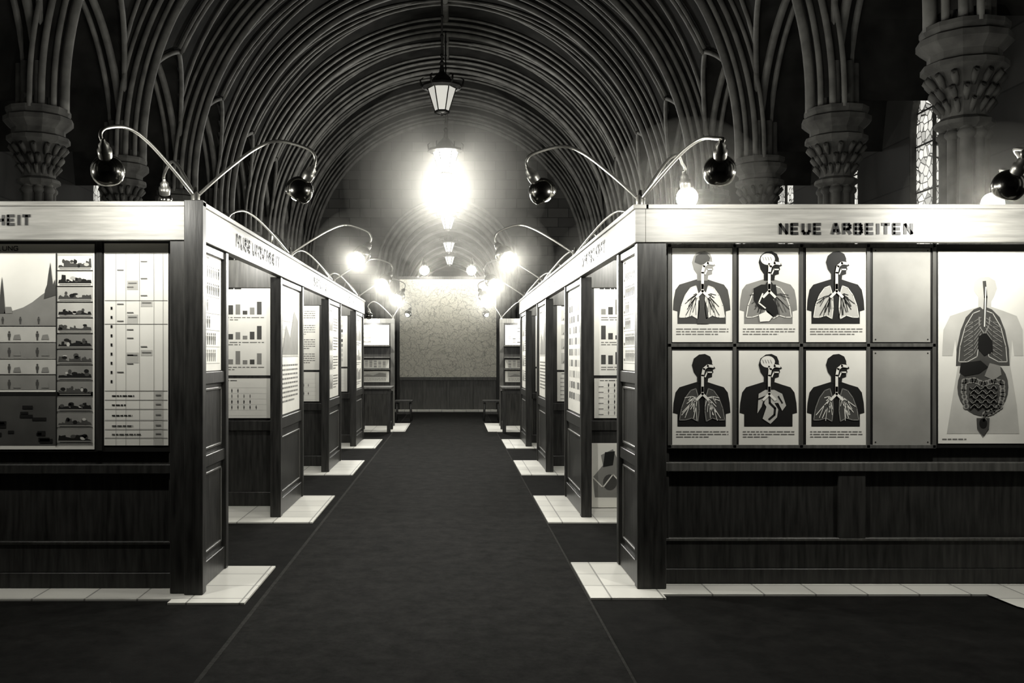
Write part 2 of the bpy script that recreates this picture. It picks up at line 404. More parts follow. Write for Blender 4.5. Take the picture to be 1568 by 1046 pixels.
def generic(O,Rt,N,w,h,seed,name='exhibit_poster'):
    rnd=random.Random(seed); fl=Flat(O,Rt,N); fl.sheet(w,h,paper)
    kind=seed%5
    textlines(fl,w*.08,h*.92,w*.8,h*.965,1,ink,rnd)
    if kind==0:
        for r in range(3):
            vb=h*(.66-.27*r)
            for i in range(8):
                hh=h*rnd.uniform(.04,.17); fl.rect(w*(.1+.1*i),vb,w*(.165+.1*i),vb+hh,g25 if rnd.random()<.5 else g45)
            textlines(fl,w*.1,vb-h*.07,w*.9,vb-h*.02,2,lineg,rnd)
    elif kind==1:
        for r in range(9):
            for c in range(6):
                fl.rect(w*(.1+.14*c),h*(.1+.09*r),w*(.19+.14*c),h*(.1+.09*r)+h*.055,(g70,g70,g45,g25)[rnd.randint(0,3)])
    elif kind==2:
        fl.rect(w*.08,h*.45,w*.92,h*.88,g70)
        for i in range(6): fl.rect(w*.08,h*(.45+.07*i),w*.92,h*(.45+.07*i)+.003,g45,2)
        fl.poly([(w*.1,h*.47),(w*.3,h*.7),(w*.5,h*.6),(w*.7,h*.83),(w*.9,h*.75),(w*.9,h*.47)],g45,3)
        textlines(fl,w*.1,h*.08,w*.9,h*.4,9,lineg,rnd)
    elif kind==3:
        for r in range(4):
            v=h*(.72-.21*r); fl.rect(w*.08,v,w*.45,v+h*.16,g70); fl.poly([(w*.1,v+.01),(w*.2,v+h*.12),(w*.3,v+h*.06),(w*.42,v+h*.13),(w*.43,v+.01)],g45,2)
            textlines(fl,w*.5,v,w*.92,v+h*.16,5,lineg,rnd)
    else:
        for r in range(6):
            v=h*(.78-.14*r); nn=rnd.randint(3,9)
            for c in range(nn): person(fl,w*(.2+.085*c),v,h*.10,(ink,g25,g45)[r%3])
            fl.rect(w*.06,v,w*.13,v+h*.02,lineg); fl.rect(w*.06,v-h*.02,w*.94,v-h*.017,g45)
    return fl.done(name)
GL={'N':[[(0,0),(0,1)],[(0,1),(1,0)],[(1,0),(1,1)]],'E':[[(0,0),(0,1)],[(0,1),(.9,1)],[(0,.5),(.8,.5)],[(0,0),(.9,0)]],
'U':[[(0,1),(0,.25),(.2,0),(.8,0),(1,.25),(1,1)]],'A':[[(0,0),(.42,1),(.58,1),(1,0)],[(.2,.3),(.8,.3)]],
'R':[[(0,0),(0,1)],[(0,1),(.75,1),(.95,.86),(.95,.64),(.75,.5),(0,.5)],[(.5,.5),(1,0)]],
'B':[[(0,0),(0,1)],[(0,1),(.75,1),(.9,.87),(.9,.64),(.75,.52),(0,.52)],[(.75,.52),(.98,.38),(.98,.14),(.75,0),(0,0)]],
'I':[[(0,0),(0,1)]],'T':[[(0,1),(1,1)],[(.5,1),(.5,0)]],'H':[[(0,0),(0,1)],[(1,0),(1,1)],[(0,.5),(1,.5)]],
'S':[[(.95,.82),(.75,1),(.2,1),(0,.85),(0,.65),(.2,.53),(.8,.47),(1,.35),(1,.15),(.8,0),(.2,0),(0,.18)]],
'G':[[(1,.82),(.8,1),(.2,1),(0,.8),(0,.2),(.2,0),(.8,0),(1,.2),(1,.45),(.6,.45)]],'D':[[(0,0),(0,1)],[(0,1),(.7,1),(1,.75),(1,.25),(.7,0),(0,0)]],
'M':[[(0,0),(0,1),(.5,.3),(1,1),(1,0)]],'L':[[(0,1),(0,0),(.9,0)]],'C':[[(1,.82),(.8,1),(.2,1),(0,.8),(0,.2),(.2,0),(.8,0),(1,.18)]],
'K':[[(0,0),(0,1)],[(1,1),(0,.4)],[(.3,.6),(1,0)]],'W':[[(0,1),(.25,0),(.5,.8),(.75,0),(1,1)]],'F':[[(0,0),(0,1)],[(0,1),(.9,1)],[(0,.5),(.8,.5)]]}
def sign(txt,O,Rt,N,width,height,name='sign_text',sw=0.25):
    fl=Flat(O,Rt,N); adv=[]
    for ch in txt: adv.append(0.55 if ch==' ' else (0.28 if ch=='I' else 1.0))
    gap=0.2; tot=sum(adv)+gap*(len(txt)-1); cw=width/tot; u=0; t=sw*height; lay=0
    for ch,a in zip(txt,adv):
        if ch in GL:
            gw=(a*cw-t) if ch!='I' else 0; lay+=1
            for st in GL[ch]:
                fl.stroke([(u+t/2+(p[0]*gw),t/2+p[1]*(height-t)) for p in st],t,ink,1+0.1*(lay%2))
        u+=(a+gap)*cw
    return fl.done(name)

# ---------------- lamps ----------------
def catmull(P,n=8):
    P=[Vector(p) for p in P]; Q=[P[0]]+P+[P[-1]]; out=[]
    for i in range(1,len(Q)-2):
        for j in range(n):
            t=j/n; a,b,c,d=Q[i-1],Q[i],Q[i+1],Q[i+2]
            out.append(0.5*((2*b)+(c-a)*t+(2*a-5*b+4*c-d)*t*t+(-a+3*b-3*c+d)*t**3))
    out.append(P[-1]); return out
def lamp(base,end,apexh,aim,W=30,r=0.095,name='gooseneck_lamp',bare=False,haze=0):
    base=Vector(base); end=Vector(end); aim=Vector(aim).normalized()
    top=end-aim*(r+0.075)
    hz=Vector((end.x-base.x,end.y-base.y,0))
    za=max(base.z,end.z)+apexh
    P=[base,base+hz*0.28+Vector((0,0,(za-base.z)*0.45)),base+hz*0.58+Vector((0,0,(za-base.z)*0.86)),
       base+hz*0.80+Vector((0,0,(za-base.z)*1.0)),Vector((top.x+hz.x*-0.04,top.y-hz.y*0.04,za-0.05)),Vector((top.x+hz.x*0.03,top.y+hz.y*0.03,(za+top.z)/2-.02)),top]
    root=empty(name,base)
    mb=MB(); b0=base
    pts=[p-b0 for p in catmull(P)]
    mb.tube(pts,0.011,steel,8)
    mb.lathe((0,0,-0.03),(0,0,1),[(0.03,0),(0.03,0.05),(0.014,0.07),(0.012,.1)],steel,12)
    c=end-b0
    mb.lathe(c,-aim,[(0.036,r*0.80),(0.040,r+0.02),(0.040,r+0.045),(0.030,r+0.05),(0.030,r+0.075),(0.016,r+0.09),(0.010,r+.11)],steel,16)
    if haze:
        for f in (0.3,0.5,0.75,1.0): closed_sphere('halo_haze',c+aim*0.03,haze*f,haze_small,root)  # nested haze shells added for the glow around this lamp
    if bare:
        mb.obj('arm',root); mb=MB()
        mb.ball(c,r*0.95,bulbm,16,12); mb.obj('bulb',root)
        plight('bulb_light',c,W,r*1.1,root)
        return root
    prof=[]
    for i in range(15):
        t=math.radians(6+120*i/14); prof.append((r*math.sin(t),-r*math.cos(t)))
    prof.append((prof[-1][0]-0.004,prof[-1][1]-0.002))
    mb.lathe(c,aim,prof,chrome,28)
    mb.obj('arm_and_globe',root)
    br_=0.046 if r>0.08 else r*0.55
    mb=MB(); mb.ball(c+aim*(r*0.28),br_,bulbm,14,10); mb.obj('bulb',root)
    plight('bulb_light',c+aim*(r*0.28+br_+0.02),W,0.02,root)
    return root

# ---------------- stands ----------------
PER=3.42
def stand_side(s,xf,yf,part_end):
    X=lambda d: xf+s*d
    yp=[yf+0.17]+[9.57+PER*i for i in range(3)]
    N=(-s,0,0)
    for k,yk in enumerate(yp):
        mb=MB()
        ya,yb=(yf,yf+0.78) if k==0 else (yk-0.68,yk+0.68)
        pw=0.19 if k==0 else 0.10
        mb.box((X(0),ya,0),(X(pw),ya+0.09,2.255),wood_dark)
        mb.box((X(0),yb-0.07,0),(X(0.09),yb,2.255),wood_dark)
        mb.box((X(0.035),ya+0.05,0.02),(X(0.06),yb-0.05,2.255),wood_dark)
        zr=[0.0,0.16,0.78,0.86,1.33,1.41,2.2,2.255] if k==0 else [0.0,0.16,0.82,0.93,2.2,2.255]
        for i in range(0,len(zr),2):
            mb.box((X(0.012),ya+0.08,zr[i]),(X(0.06),yb-0.06,zr[i+1]),wood_dark)
        def frame(u0,v0,u1,v1,t=0.018):
            for a,b in (((u0,v0),(u1,v0+t)),((u0,v1-t),(u1,v1)),((u0,v0),(u0+t,v1)),((u1-t,v0),(u1,v1))):
                mb.box((X(0.024),a[0],a[1]),(X(0.04),b[0],b[1]),wood_mid)
        frame(ya+0.12,0.2,yb-0.1,0.74)
        if k==0: frame(ya+0.12,0.89,yb-0.1,1.30)
        fy=yk
        mb.box((X(0.06),fy,0.0),(X(part_end),fy+0.05,2.255),wood_dark)
        if k==0:
            if s<0: mb.box((X(-0.03),yf-0.035,0),(X(0.09),yf+0.05,2.51),wood_dark)
            mb.box((X(0.19),fy-0.03,0.0),(X(part_end),fy,0.10),wood_dark)
            mb.box((X(0.19),fy-0.02,0.10),(X(part_end),fy,0.30),wood_dark)
            mb.box((X(0.19),fy-0.045,0.75),(X(part_end),fy,0.81),wood_mid if s>0 else wood_dark)
            mb.box((X(0.19),fy-0.028,0.30),(X(0.24),fy,2.255),wood_dark)
            mb.box((X(0.19),fy-0.03,0.285),(X(part_end),fy,0.305),wood_mid if s>0 else wood_dark)
            for d in ((1.37,1.55),(2.9,3.1)):
                mb.box((X(d[0]),fy-0.03,0.30),(X(d[1]),fy,0.76),wood_dark)
        else:
            mb.box((X(0.09),fy-0.02,0),(X(part_end),fy,0.14),wood_dark)
            mb.box((X(0.09),fy-0.02,0.76),(X(part_end),fy,0.86),wood_dark)
            mb.box((X(0.09),fy-0.02,2.2),(X(part_end),fy,2.48),wood_mid)
            mb.box((X(0.09),fy-0.02,0.14),(X(0.17),fy,0.8),wood_mid)
            mb.box((X(1.2),fy-0.02,0.14),(X(1.3),fy,0.8),wood_mid)
        mb.obj('exhibition_stand',bevel=0.004,z=0.013)
        t=MB(); 
        y1=ya-0.25 if k else yf-0.22
        t.box((X(-0.335),y1,0.0),(X(0.14),yb+0.02,0.012),tile)
        t.box((X(0.14),y1+(0.09 if k==0 else 0.0),0.0),(X(part_end if k==0 else 3.0),yk+0.25,0.012),tile)
        if k==0 and s>0: 
            t.face([(3.40,y1+0.09,0.012),(3.42,5.75,0.012),(3.5,5.58,0.012),(3.7,5.42,0.012),(4.9,5.3,0.012),(4.9,y1+0.09,0.012)],tile)
        t.obj('tile_plinth')
        w=(yb-ya)-0.2
        if k==0: z0,z1=1.43,2.24
        else: z0,z1=0.96,2.2
        yr=(ya+0.1) if s<0 else (yb-0.09)
        generic((X(0.034),yr,z0),(0,1,0) if s<0 else (0,-1,0),N,w,z1-z0,(4,2,3,0)[k] if s<0 else (4,1,2,3)[k])
        if k:
            d=0.22; i=0
            while d<part_end-0.6:
                xl=X(d) if s>0 else X(d+0.72)
                generic((xl,fy-0.002,1.33),(1,0,0),(0,-1,0),0.72,0.93,k*3+i+(0 if s<0 else 5)+2)
                generic((xl,fy-0.022,0.9),(1,0,0),(0,-1,0),0.72,0.40,k*5+i+4)
                d+=0.8; i+=1
    mb=MB(); ye=yp[-1]+0.68
    mb.box((X(-0.015),yf-0.015,2.27),(X(0.05),ye,2.50),wood_fascia)
    mb.box((X(-0.03),yf-0.03,2.485),(X(0.07),ye,2.515),wood_fascia)
    mb.box((X(0.05),yf-0.015,2.27),(X(part_end),yf+0.04,2.50),wood_fascia)
    mb.box((X(0.05),yf-0.03,2.485),(X(part_end),yf+0.06,2.515),wood_fascia)
    mb.obj('fascia_board',bevel=0.003)
    mb=MB(); mb.box((X(part_end),yf+0.05,0),(X(part_end+0.05),ye,2.45),wood_dark)
    for yy in yp: mb.box((X(part_end-0.02),yy-0.05,0),(X(part_end+0.07),yy+0.05,2.5),wood_mid)
    mb.obj('booth_screen',bevel=0.004)
    return yp
YL=6.05; YR=6.17; XL=-1.625; XR=1.195
ypL=stand_side(-1,XL,YL,3.1); ypR=stand_side(1,XR,YR,3.3)

YRf=YR-0.015
sign('NEUE ARBEITEN',(WX(1192,YRf),YRf,WZ(360,YRf)),(1,0,0),(0,-1,0),206*YRf/F,18.5*YRf/F)
YLf=YL-0.015
sign('GESUNDHEIT',(WX(-108,YLf),YLf,WZ(346,YLf)),(1,0,0),(0,-1,0),156*YLf/F,17.5*YLf/F)
sign('MUSEUMSARBEIT',(XL+0.015,7.0,2.33),(0,1,0),(1,0,0),1.75,0.11)
sign('SIEDLUNG',(XL+0.015,10.9,2.33),(0,1,0),(1,0,0),1.1,0.11)
sign('TECHNIK',(XL+0.015,14.3,2.33),(0,1,0),(1,0,0),1.0,0.11)
sign('WIRTSCHAFT',(XR-0.015,8.7,2.33),(0,-1,0),(-1,0,0),1.3,0.11)
sign('TECHNIK',(XR-0.015,12.0,2.33),(0,-1,0),(-1,0,0),1.0,0.11)

# ---------------- anatomy posters ----------------
YP=YR+0.17-0.032
q=YP/F
board=MB()
bx0,bx1=WX(1022,YP),WX(1600,YP); 
bz0,bz1=WZ(686,YP),WZ(374,YP)
board.box((bx0,YP,bz0),(bx1,YP+0.03,bz1),ink)
for xx in (1022,1121.5,1223.5,1326,1427): 
    board.box((WX(xx,YP),YP-0.012,bz0),(WX(xx+5.5,YP),YP,bz1),wood_mid)
for yy in (374,526,681): board.box((bx0,YP-0.012,WZ(yy+5.5,YP)),(WX(1432,YP),YP,WZ(yy,YP)),wood_mid)
board.obj('display_board',bevel=0.002)
HEAD=[(38,50),(38,40),(33,33),(30,22),(33,12),(41,6),(50,5),(58,9),(61,16),(61,20),(66,27),(62,29),(63,33),(61,35),(61,40),(55,42),(54,50)]
TORSO=[(37,48),(24,52),(11,56),(5,64),(2,80),(1,95),(8,97),(8,116),(82,116),(82,97),(89,95),(88,80),(85,64),(79,56),(66,52),(54,48)]
LUNG=[(36,58),(28,61),(20,72),(14,88),(11,106),(20,106),(30,103),(39,108),(41,92),(40,72)]
HEART=[(40,78),(50,76),(58,88),(60,100),(52,106),(42,98)]
def anatomy(px,py,kind):
    w=92*q; h=144*q
    fl=Flat((WX(px,YP),YP-0.002,WZ(py+144,YP)),(1,0,0),(0,-1,0))
    C=lambda p:(p[0]*q,(144-p[1])*q)
    D=lambda L_:[C(p) for p in L_]
    fl.sheet(w,h,paper)
    headm=(g45,ink,ink,ink,ink,ink)[kind]; torm=(g25,g45,ink,ink,ink,ink)[kind]
    fl.poly(D(TORSO),torm,1); fl.poly(D(HEAD),headm,2)
    if kind==0: fl.poly(D([(34,22),(36,12),(44,8),(53,9),(58,15),(56,22),(44,26)]),g25,3)
    if kind in (1,4):
        fl.ell(C((44,17)),11*q,9*q,paper,3); fl.stroke(D([(46,24),(46,40),(46,60)]),2.5*q,paper,3)
        for i in range(4): fl.stroke(D([(36+4*i,14),(38+4*i,19)]),0.8*q,g45,4)
    mir=lambda L_:[(91-p[0],p[1]) for p in L_]
    lm=(paper,g45,g70,g25,g25,g25)[kind]
    lc=(g25,g25,ink,paper,g70,paper)[kind]
    rnd=random.Random(kind)
    if kind!=4:
        for M_ in (lambda a:a,mir):
            fl.poly(D(M_(LUNG)),lm,3)
            fl.stroke(D(M_(LUNG+[LUNG[0]])),1.4*q,paper if kind<3 else g45,4)
            for i in range(8):
                a=(38,72); b=(14+rnd.uniform(0,22),72+i*4.4); mid=((a[0]+b[0])/2+1,(a[1]+b[1])/2-2)
                fl.stroke(D(M_([a,mid,b])),1.1*q,lc,5)
                fl.stroke(D(M_([mid,(b[0]+5,b[1]+4)])),0.8*q,lc,5)
    if kind==1:
        fl.poly(D([(22,62),(34,56),(56,56),(58,72),(50,80),(44,96),(30,92),(22,80)]),ink,5.5)
        fl.poly(D(HEART),ink,6); fl.poly(D([(30,102),(44,96),(52,104),(46,112),(32,113)]),paper,6)
        fl.ell(C((46,58)),6*q,7*q,ink,6); fl.stroke(D([(36,70),(30,84),(40,92)]),2*q,paper,6)
    if kind==0: fl.poly(D([(38,116),(40,80),(50,80),(54,92),(56,116)]),g25,4)
    if kind==4:
        fl.poly(D([(30,66),(40,60),(54,60),(66,66),(72,84),(66,92),(60,80),(54,80),(60,90),(58,102),(48,112),(36,104),(42,86),(38,80),(28,96)]),g70,4)
        fl.stroke(D([(46,60),(47,80),(55,88),(54,98),(46,105)]),3.2*q,ink,5)
        fl.stroke(D([(30,74),(40,70),(36,84)]),2.4*q,ink,5); fl.stroke(D([(60,70),(66,80)]),2.4*q,ink,5)
    aw=paper
    fl.stroke(D([(62,24),(54,23),(48,28),(46,38),(46,62)]),4.2*q,aw,7)
    fl.stroke(D([(46,56),(46,66),(37,75)]),3.8*q,aw,7); fl.stroke(D([(46,66),(55,75)]),3.8*q,aw,7)
    fl.stroke(D([(60,33),(53,33),(50,40)]),2.0*q,aw,7)
    textlines(fl,6*q,10*q,86*q,22*q,3,lineg,rnd)
    fl.done('anatomy_poster')
cols=[1029,1131,1234]
for i,c in enumerate(cols): anatomy(c,380,i); anatomy(c,537,3+i)
for yy in (380,537):
    fl=Flat((WX(1336,YP),YP-0.002,WZ(yy+144,YP)),(1,0,0),(0,-1,0)); fl.sheet(88*q,144*q,paper_g); 
    for a,b in ((4,4),(84,4),(4,140),(84,140)): fl.ell((a*q,b*q),1.2*q,1.2*q,ink,1,8)
    fl.done('blank_panel')
# large body poster
fl=Flat((WX(1436,YP),YP-0.002,WZ(679,YP)),(1,0,0),(0,-1,0)); W_,H_=152*q,294*q
C=lambda x,y:((x-1436)*q,(679-y)*q); D=lambda L_:[C(*p) for p in L_]
fl.sheet(W_,H_,paper)
fl.poly(D([(1497,470),(1497,455),(1490,445),(1491,432),(1500,425),(1513,424),(1523,430),(1526,442),(1521,455),(1517,462),(1517,470),(1535,476),(1556,484),(1565,505),(1566,545),(1552,545),(1549,520),(1546,560),(1556,620),(1560,664),(1449,664),(1456,620),(1466,560),(1462,520),(1458,545),(1442,545),(1444,505),(1454,484),(1478,476)]),g70,1)
for sg in (-1,1):
    m_=lambda x:1504+sg*x
    fl.poly(D([(m_(4),470),(m_(14),474),(m_(26),486),(m_(34),506),(m_(40),535),(m_(41),560),(m_(24),560),(m_(8),552),(m_(0),550),(m_(0),474)]),g25,2)
    fl.stroke(D([(m_(5),476),(m_(15),480),(m_(27),500),(m_(35),530),(m_(37),554),(m_(24),554),(m_(9),546),(m_(5),520)]),1.3*q,g70,3)
    for i in range(8):
        fl.stroke(D([(m_(3),486+5*i),(m_(14),493+7*i),(m_(29),503+7*i)]),1.1*q,g45,4)
        fl.stroke(D([(m_(14),493+7*i),(m_(22),494+7*i)]),0.8*q,g45,4)
ab=[(1504+39*math.cos(2*math.pi*i/26),593+44*math.sin(2*math.pi*i/26)) for i in range(26)]
fl.poly(D(ab),g25,3)
fl.poly(D([(1470,556),(1500,552),(1512,562),(1498,572),(1476,576),(1468,570)]),ink,5)
fl.poly(D([(1514,556),(1530,560),(1532,574),(1520,582),(1506,576)]),g45,5)
col=[(1478,622),(1474,600),(1475,584),(1490,582),(1504,588),(1520,583),(1533,586),(1534,604),(1530,622),(1518,630),(1507,634),(1504,648)]
for i in range(len(col)-1):
    for f in (0,.33,.66):
        x=col[i][0]+(col[i+1][0]-col[i][0])*f; y=col[i][1]+(col[i+1][1]-col[i][1])*f
        fl.ell(C(x,y),4.6*q,4.6*q,g45,5+0.2*((i*3+int(f*3))%2),10); fl.ell(C(x,y),2.0*q,2.6*q,g25,6,8)
for k_ in range(5):
    pts=[(1484+3.1*i,594+k_*7.2+3*math.sin(i*1.5+k_*2)) for i in range(14)]
    fl.stroke(D(pts),3.8*q,ink,7); fl.stroke(D([(p[0],p[1]-1) for p in pts]),1.1*q,g45,8)
fl.poly(D([(1494,640),(1514,640),(1513,656),(1504,668),(1495,656)]),g25,5); fl.ell(C(1504,648),6*q,8*q,ink,6)
fl.stroke(D([(1506,432),(1508,455),(1505,510)]),5*q,g25,5); fl.stroke(D([(1508,440),(1506,500)]),1.6*q,paper,6)
fl.poly(D([(1497,515),(1508,510),(1518,522),(1519,538),(1506,545),(1496,534)]),ink,5)
fl.stroke(D([(1505,510),(1498,500),(1498,486)]),2*q,g45,6); fl.stroke(D([(1507,510),(1513,498),(1514,486)]),2*q,g45,6)
textlines(fl,6*q,4*q,80*q,9*q,1,lineg,random.Random(3))
fl.done('body_chart_poster')

# ---------------- left front charts ----------------
YQ=YL+0.17-0.032; q2=YQ/F
board=MB(); board.box((WX(-330,YQ),YQ,WZ(692,YQ)),(WX(266,YQ),YQ+0.03,WZ(368,YQ)),ink)
board.box((WX(148,YQ),YQ-0.012,WZ(690,YQ)),(WX(157,YQ),YQ,WZ(368,YQ)),wood_dark)
board.obj('display_board',bevel=0.002)
ax0,ax1,ay0,ay1=-80,145,374,688
fl=Flat((WX(ax0,YQ),YQ-0.002,WZ(ay1,YQ)),(1,0,0),(0,-1,0)); C=lambda x,y:((x-ax0)*q2,(ay1-y)*q2); D=lambda L_:[C(*p) for p in L_]
fl.sheet((ax1-ax0)*q2,(ay1-ay0)*q2,paper); rnd=random.Random(11)
def rc(x0,y0,x1,y1,m,l=1): a=C(x0,y1); b=C(x1,y0); fl.rect(a[0],a[1],b[0],b[1],m,l)
fl.poly(D([(-76,478),(-76,472),(6,478),(20,476),(36,471),(50,463),(64,452),(76,444),(88,441),(88,478)]),g45,1)
rc(-76,478,88,500,g45,1)
for i,(y0,m) in enumerate(((500,g45),(525,g45),(550,g45),(574,g45))): rc(-76,y0+1,87,y0+23,(g70,g45,g70,g45)[i],1)
rc(-76,600,87,682,g25,1); rc(-76,600,143,606,ink,2)
for y in (500,525,550,574): 
    rc(-76,y-1,87,y,ink,2)
    for x in (-60,-20,15,58):
        person(fl,*C(x,y+21),14*q2,g25,3)
        fl.poly(D([(x+6,y+20),(x+8,y+13),(x+16,y+12),(x+18,y+20)]),g45,3)
for x in (5,32,60): person(fl,*C(x,496),11*q2,g25,3)
for k_ in range(26): rc(*(lambda x,y:(x,y,x+rnd.uniform(8,22),y+rnd.uniform(3,8)))(rnd.uniform(-70,62),rnd.uniform(610,672)),ink,3)
fl.poly(D([(0,480),(1,452),(4,424),(7,452),(9,480)]),g25,3); fl.poly(D([(7,480),(9,470),(18,470),(20,480)]),g45,3)
fl.poly(D([(68,458),(70,444),(73,436),(75,420),(78,402),(80,420),(82,436),(85,428),(87,452)]),g25,3)
rc(88,390,143,682,g70,1)
for r_ in range(12):
    y=392+r_*24
    rc(89,y,142,y+22,(paper,paper,g70,g70,g70,g45,g45,g45,g45,g45,g45,g45)[r_],2)
    hi=4 if r_<2 else 9
    pts=[(90,y+18)]
    x=91
    while x<138:
        w_=rnd.uniform(2,6); hh=rnd.uniform(hi,16)
        pts+=[(x,y+hh),(min(140,x+w_),y+hh+rnd.uniform(-1,2))]; x+=w_+0.4
    pts+=[(141,y+18)]
    fl.poly(D(pts),(g25,ink)[r_%2],3)
    for j_ in range(5): 
        xx=rnd.uniform(92,134); fl.ell(C(xx,y+rnd.uniform(8,16)),rnd.uniform(2,5)*q2,rnd.uniform(1.5,3.5)*q2,(g25,ink,g70)[j_%3],3.5,8)
    rc(92,y+19,140,y+20.5,g45,4)
    rc(88,y+22,143,y+23.2,ink,4)
rc(86.5,388,88.5,682,ink,4)
fl.done('settlement_chart_poster')
sign('SIEDLUNG',(WX(-33,YQ),YQ-0.006,WZ(384.5,YQ)),(1,0,0),(0,-1,0),62*q2,7.5*q2,name='chart_heading',sw=0.16)
bx0_,by0_,by1_=160,373,682
fl=Flat((WX(bx0_,YQ),YQ-0.002,WZ(by1_,YQ)),(1,0,0),(0,-1,0)); C=lambda x,y:((x-bx0_)*q2,(by1_-y)*q2)
fl.sheet(98*q2,309*q2,paper)
for x in (178,193,214,236,250): rc(x,388,x+0.6,682,g45,2)
for y in (388,460,496,598,612,626,643,657,670): rc(161,y,257,y+0.8,lineg,2)
for i in range(14):
    x=180+rnd.choice((0,15,36)); rc(x,400+i*13,x+10,401.5+i*13,lineg,3)
for y in (604,618,634,650,663): 
    textlines(fl,(172-160)*q2,(682-y-4)*q2,(226-160)*q2,(682-y)*q2,1,ink,rnd,3); rc(239,y,247,y+2,lineg,3)
for i in range(9): rc(170,470+i*14,173,474+i*14,ink,3)
for (a,b,c,d) in ((195,430,212,444),(195,482,212,496),(194,540,213,556),(216,460,234,470),(216,536,234,545)): rc(a,b,c,d,g70,1); rc(a+2,b+3,c-2,b+4.5,lineg,3)
rc(237,598,249,682,g70,1)
fl.done('chronology_table_poster')

fl=Flat((WX(897,9.2),9.42,0.02),(1,0,0),(0,-1,0)); fl.sheet(0.62,0.64,paper)
fl.poly([(.12,.1),(.1,.3),(.2,.42),(.18,.52),(.3,.58),(.36,.45),(.44,.3),(.42,.1)],g45,1); fl.poly([(.2,.4),(.22,.55),(.32,.56),(.3,.42)],ink,2)
fl.ell((.27,.25),.07,.08,g25,2); fl.stroke([(.1,.3),(.2,.2),(.3,.33),(.42,.2)],.012,paper,3)
fl.done('leaning_poster')

# ---------------- lamps placement ----------------
TOP=2.55
def L3(px,py,Y): return (WX(px,Y),Y,WZ(py,Y))
bl=(XL-0.04,YL+0.05,TOP); br=(XR+0.03,YR+0.05,TOP)
lamp(bl,L3(165,262,5.45),0.28,(-0.1,0.65,-0.75),54)
lamp(bl,L3(458,292,6.35),0.32,(-0.55,0.2,-0.8),70)
lamp(bl,L3(253,306,6.9),0.24,(-0.1,0.5,-0.85),10,r=0.05)
lamp(br,L3(1102,262,5.5),0.22,(0.15,0.65,-0.75),60)
lamp(br,L3(831,294,6.45),0.30,(0.55,0.2,-0.8),95)
lamp(br,L3(1052,303,6.75),0.28,(0.2,0.3,-0.9),100,r=0.08,bare=True,haze=0.6)
lamp((XR+2.62,YR+0.05,TOP),L3(1545,285,5.55),0.22,(-0.1,0.65,-0.75),75)
lamp((XR+2.62,YR+0.05,TOP),L3(1520,312,6.7),0.22,(-0.1,0.65,-0.75),90,r=0.08,bare=True,haze=0.6)
lamp((XL-2.2,YL+0.05,TOP),(XL-1.75,5.45,2.6),0.26,(0.1,0.65,-0.75),28)
for s,xf,yp in ((-1,XL,ypL),(1,XR,ypR)):
    for k,yk in enumerate(yp[1:]):
        b=(xf+s*0.03,yk,TOP)
        lamp(b,(xf-s*0.68,yk+0.1,2.56),0.30,(s*0.42,-0.6,-0.7),85,haze=0.5 if k<2 else 0.6)
        lamp(b,(xf+s*0.45,yk-0.75,2.60),0.30,(s*0.1,0.6,-0.8),55,r=0.08)
        lamp(b,(xf+s*0.4,yk+0.8,2.58),0.26,(s*0.2,0.2,-0.9),45,r=0.06,bare=(k==0 or s>0),haze=(0.5 if k<2 else 0))

# ---------------- far end ----------------
YB=25.7
mb=MB(); bxl,bxr=WX(612,YB),WX(760,YB)
mb.box((bxl-0.08,YB,0),(bxl,YB+0.08,3.66),wood_dark); mb.box((bxr,YB,0),(bxr+0.08,YB+0.08,3.66),wood_dark)
mb.box((bxl,YB,3.58),(bxr,YB+0.06,3.66),wood_mid); mb.box((bxl,YB-0.03,0.84),(bxr,YB+0.06,0.93),wood_mid)
mb.box((bxl,YB+0.02,0.05),(bxr,YB+0.06,0.86),wood_mid)
for i in range(5):
    xx=bxl+(bxr-bxl-0.08)*i/4; mb.box((xx,YB-0.01,0.05),(xx+0.08,YB+0.03,0.86),wood_mid)
mb.box((bxl-0.2,YB-0.35,0),(bxr+0.2,YB+0.1,0.05),tile)
mb.obj('map_board_frame',bevel=0.004)
mb=MB(); mb.box((bxl,YB,0.93),(bxr,YB+0.03,3.58),mapm); mb.obj('relief_map')
for xx,pe in ((640,650),(728,722)):
    lamp((WX(xx,YB),YB,3.66),(WX(pe,24.9),24.9,3.75),0.35,(0,0.2,-0.9),120,r=0.13,bare=True,haze=1.0)
